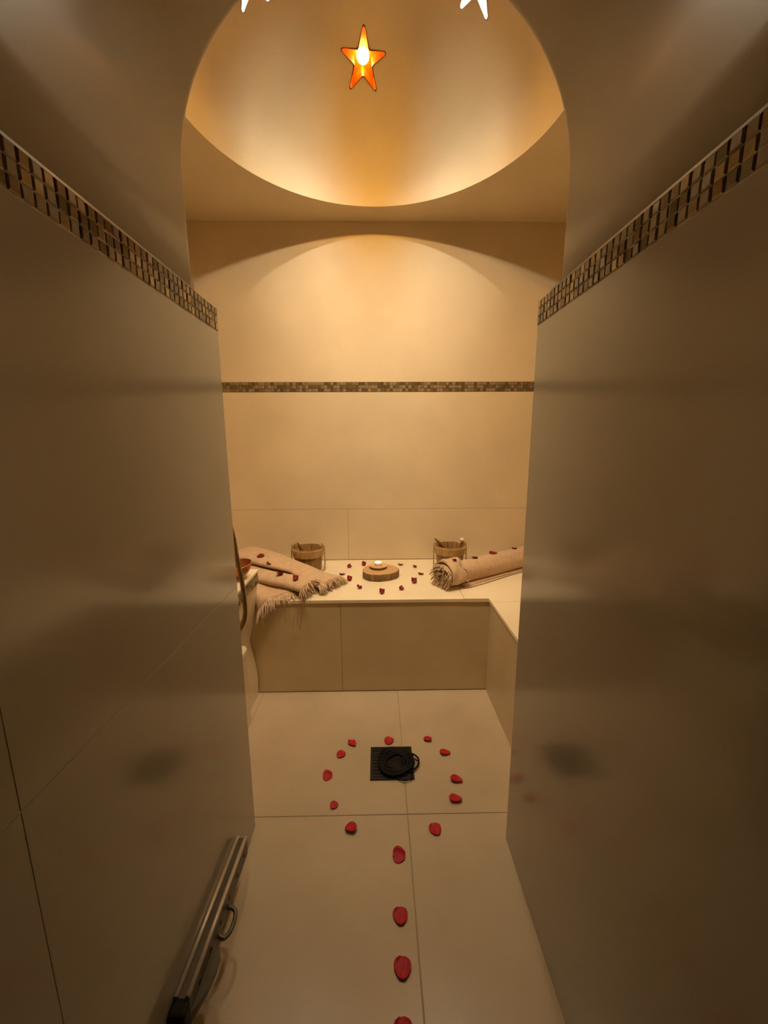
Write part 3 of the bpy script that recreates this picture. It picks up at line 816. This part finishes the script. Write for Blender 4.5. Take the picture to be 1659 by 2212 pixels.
fringe(t1, roots, .066, 31, .002, YF - .008 - org[1])
# rolled fold lying on it
rp_ = [(-.804, 2.134, ZB + .060), (-.695, 2.054, ZB + .053), (-.565, 1.974, ZB + .051), (-.444, 1.913, ZB + .051), (-.345, 1.868, ZB + .042)]
_, P1 = ribbon_layer('rolled_fold', rp_, [.056, .058, .059, .061, .068], [.026, .027, .027, .028, .026], t1, org, ripple=.0015, ramp=2.3)
tg = (P1[-1] - P1[-4]).normalized(); s1 = Vector((tg.y, -tg.x, 0)).normalized()
roots = [];
for i in range(90):
    a = 2 * math.pi * i / 90; p = Vector(P1[-1]) + s1 * (math.cos(a) * .066) + UP * (math.sin(a) * .024) - Vector(org)
    roots.append((p, tg * .7 + s1 * math.cos(a) * .5 + UP * (math.sin(a) * .35 - .15) + Vector((0, -.25, 0))))
fringe(t1, roots, .056, 32, .002, YF - .008 - org[1])

org2 = (-.45, 2.08, ZB)
t2 = thing('folded_towel', 'beige folded towel at the back of the left stack, in front of the pail', 'towel', org2, 0, 'stacked towels on the left of the bench')
u1 = [(-.800, 2.270, ZB + .060), (-.690, 2.205, ZB + .060), (-.56, 2.128, ZB + .056), (-.43, 2.060, ZB + .036), (-.33, 2.004, ZB + .022), (-.245, 1.940, ZB + .017)]
ribbon_layer('lower_fold', [(x + .012, y + .018, max(z - .030, ZB + .0165)) for x, y, z in u1[:5]], [.092, .088, .078, .072, .074], [.017, .017, .016, .0125, .0120], t2, org2, ripple=.001)
_, P2 = ribbon_layer('upper_fold', [(-.800, 2.272, ZB + .101), (-.690, 2.202, ZB + .099), (-.56, 2.118, ZB + .092), (-.44, 2.068, ZB + .070), (-.335, 1.998, ZB + .046), (-.250, 1.945, ZB + .036)], [.102, .098, .086, .066, .072, .090], [.027, .027, .025, .022, .019, .014], t2, org2, ripple=.0015, ramp=2.2)
tg = (P2[-1] - P2[-5]).normalized(); s2 = Vector((tg.y, -tg.x, 0)).normalized()
roots = []
for i in range(110):
    a = 2 * math.pi * i / 110; p = Vector(P2[-1]) + s2 * (math.cos(a) * .090) + UP * (math.sin(a) * .012) - Vector(org2)
    roots.append((p, tg * .8 + s2 * math.cos(a) * .25 + UP * (math.sin(a) * .2 - .25)))
fringe(t2, roots, .052, 33, .002, -9)

# ------------------------------------------------------------------ rose petals
def petal_mesh(seed, L=.042, W=.040, cup=.010, roll=.0, point=.6, m='petal'):
    rr = random.Random(seed); NU, NV = 8, 8; V = []; F = []; ph = rr.uniform(0, 6)
    def pt(u, v):
        # v along the length: 0 = pointed base (local +y), 1 = broad round end
        sh = math.sin(math.pi * min(1, (v ** point) * .93 + .035)) ** .62
        x = u * W / 2 * sh; y = L * (.5 - v)
        z = cup * (abs(u) ** 2.0) * (.4 + .6 * sh) + cup * .8 * (2 * v - 1) ** 2 + .0013 * math.sin(5 * u + 4 * v + ph) + roll * u * .006 * (1 if seed % 2 else -1)
        return x, y, z
    for lay in (0, 1):
        for j in range(NV + 1):
            for i in range(NU + 1):
                x, y, z = pt(-1 + 2 * i / NU, j / NV); V.append((x, y, z + (.0009 if lay == 0 else 0)))
    n1 = (NU + 1) * (NV + 1)
    for j in range(NV):
        for i in range(NU):
            a = j * (NU + 1) + i; F.append((a, a + 1, a + NU + 2, a + NU + 1)); F.append((n1 + a, n1 + a + NU + 1, n1 + a + NU + 2, n1 + a + 1))
    bd = [i for i in range(NU + 1)] + [j * (NU + 1) + NU for j in range(1, NV + 1)] + [NV * (NU + 1) + i for i in range(NU - 1, -1, -1)] + [j * (NU + 1) for j in range(NV - 1, 0, -1)]
    for k in range(len(bd)): a, b = bd[k], bd[(k + 1) % len(bd)]; F.append((a, b, n1 + b, n1 + a))
    zm = min(v[2] for v in V); V = [(x, y, z - zm) for x, y, z in V]
    me = mesh('rose_petal', V, F, True); me.materials.append(M[m]); return me
FLAT = [petal_mesh(1, .040, .040, .0035, 0, .75), petal_mesh(2, .043, .036, .004, .6, .62), petal_mesh(3, .038, .043, .0045, .8, .8)]
CUP = [petal_mesh(4, .030, .030, .009, .8, .75, 'petal_shaded'), petal_mesh(5, .027, .033, .0115, 1.0, .8, 'petal_shaded'), petal_mesh(6, .034, .027, .007, .5, .65, 'petal_shaded')]
DARK = [petal_mesh(7, .040, .040, .004, .3, .75, 'petal_shaded'), petal_mesh(8, .038, .043, .005, .8, .8, 'petal_shaded')]
def petal(me, loc, rz, sc, label, group, tilt=(0, 0)):
    o = bpy.data.objects.new('rose_petal', me); C.objects.link(o); o.location = loc
    o.rotation_euler = (R_(tilt[0]), R_(tilt[1]), R_(rz)); o.scale = (sc[0], sc[1], 1) if isinstance(sc, tuple) else (sc, sc, sc)
    tag(o, label, 'petal', group)
G1 = 'petals scattered round the floor drain'; G2 = 'petals in a line along the passage floor'; G3 = 'petals round the candle on the bench'; G4 = 'petals on the towels'
zf = .0006
for me, x, y, rz, sc, lab in (
    (1, -.112, 1.446, 35, .92, 'red rose petal on the floor behind the drain, leftmost of the back three'),
    (0, .039, 1.456, -20, 1.0, 'red rose petal on the floor just behind the middle of the drain'),
    (2, .202, 1.463, -60, .85, 'red rose petal on the floor behind the drain, right one of the back row'),
    (0, -.156, 1.388, -30, .92, 'red rose petal on the floor, second from the back on the left of the drain'),
    (1, .264, 1.389, 80, 1.0, 'red rose petal on the floor, second from the back on the right of the drain'),
    (2, -.196, 1.285, 95, .92, 'red rose petal furthest out to the left of the floor drain'),
    (1, .285, 1.261, 65, 1.05, 'red rose petal furthest out to the right of the floor drain'),
    (1, .266, 1.180, 75, 1.05, 'red rose petal to the right, just behind the cross joint in the floor'),
    (0, -.160, 1.164, -25, .72, 'small folded red rose petal to the left, just behind the cross joint in the floor'),
    (2, -.095, 1.082, -70, 1.0, 'red rose petal left of the long floor joint, just in front of the cross joint'),
    (0, .179, 1.071, 15, 1.0, 'red rose petal right of the long floor joint, just in front of the cross joint')):
    petal(FLAT[me], (x, y, zf), rz, sc, lab, G1)
for me, x, y, rz, sc, lab in (
    (2, .057, .991, 85, 1.0, 'creased red rose petal closing the ring at its front, where the line of petals begins'),
    (0, .052, .836, 3, 1.0, 'red rose petal with a pointed back end, second in the line along the passage floor'),
    (0, .051, .731, -4, 1.06, 'red rose petal nearest to be seen whole in the line along the passage floor'),
    (0, .046, .628, 5, 1.06, 'red rose petal at the bottom of the photo, cut off by the frame')):
    petal(FLAT[me], (x, y, zf), rz, sc, lab, G2)
zb = ZB + .0006
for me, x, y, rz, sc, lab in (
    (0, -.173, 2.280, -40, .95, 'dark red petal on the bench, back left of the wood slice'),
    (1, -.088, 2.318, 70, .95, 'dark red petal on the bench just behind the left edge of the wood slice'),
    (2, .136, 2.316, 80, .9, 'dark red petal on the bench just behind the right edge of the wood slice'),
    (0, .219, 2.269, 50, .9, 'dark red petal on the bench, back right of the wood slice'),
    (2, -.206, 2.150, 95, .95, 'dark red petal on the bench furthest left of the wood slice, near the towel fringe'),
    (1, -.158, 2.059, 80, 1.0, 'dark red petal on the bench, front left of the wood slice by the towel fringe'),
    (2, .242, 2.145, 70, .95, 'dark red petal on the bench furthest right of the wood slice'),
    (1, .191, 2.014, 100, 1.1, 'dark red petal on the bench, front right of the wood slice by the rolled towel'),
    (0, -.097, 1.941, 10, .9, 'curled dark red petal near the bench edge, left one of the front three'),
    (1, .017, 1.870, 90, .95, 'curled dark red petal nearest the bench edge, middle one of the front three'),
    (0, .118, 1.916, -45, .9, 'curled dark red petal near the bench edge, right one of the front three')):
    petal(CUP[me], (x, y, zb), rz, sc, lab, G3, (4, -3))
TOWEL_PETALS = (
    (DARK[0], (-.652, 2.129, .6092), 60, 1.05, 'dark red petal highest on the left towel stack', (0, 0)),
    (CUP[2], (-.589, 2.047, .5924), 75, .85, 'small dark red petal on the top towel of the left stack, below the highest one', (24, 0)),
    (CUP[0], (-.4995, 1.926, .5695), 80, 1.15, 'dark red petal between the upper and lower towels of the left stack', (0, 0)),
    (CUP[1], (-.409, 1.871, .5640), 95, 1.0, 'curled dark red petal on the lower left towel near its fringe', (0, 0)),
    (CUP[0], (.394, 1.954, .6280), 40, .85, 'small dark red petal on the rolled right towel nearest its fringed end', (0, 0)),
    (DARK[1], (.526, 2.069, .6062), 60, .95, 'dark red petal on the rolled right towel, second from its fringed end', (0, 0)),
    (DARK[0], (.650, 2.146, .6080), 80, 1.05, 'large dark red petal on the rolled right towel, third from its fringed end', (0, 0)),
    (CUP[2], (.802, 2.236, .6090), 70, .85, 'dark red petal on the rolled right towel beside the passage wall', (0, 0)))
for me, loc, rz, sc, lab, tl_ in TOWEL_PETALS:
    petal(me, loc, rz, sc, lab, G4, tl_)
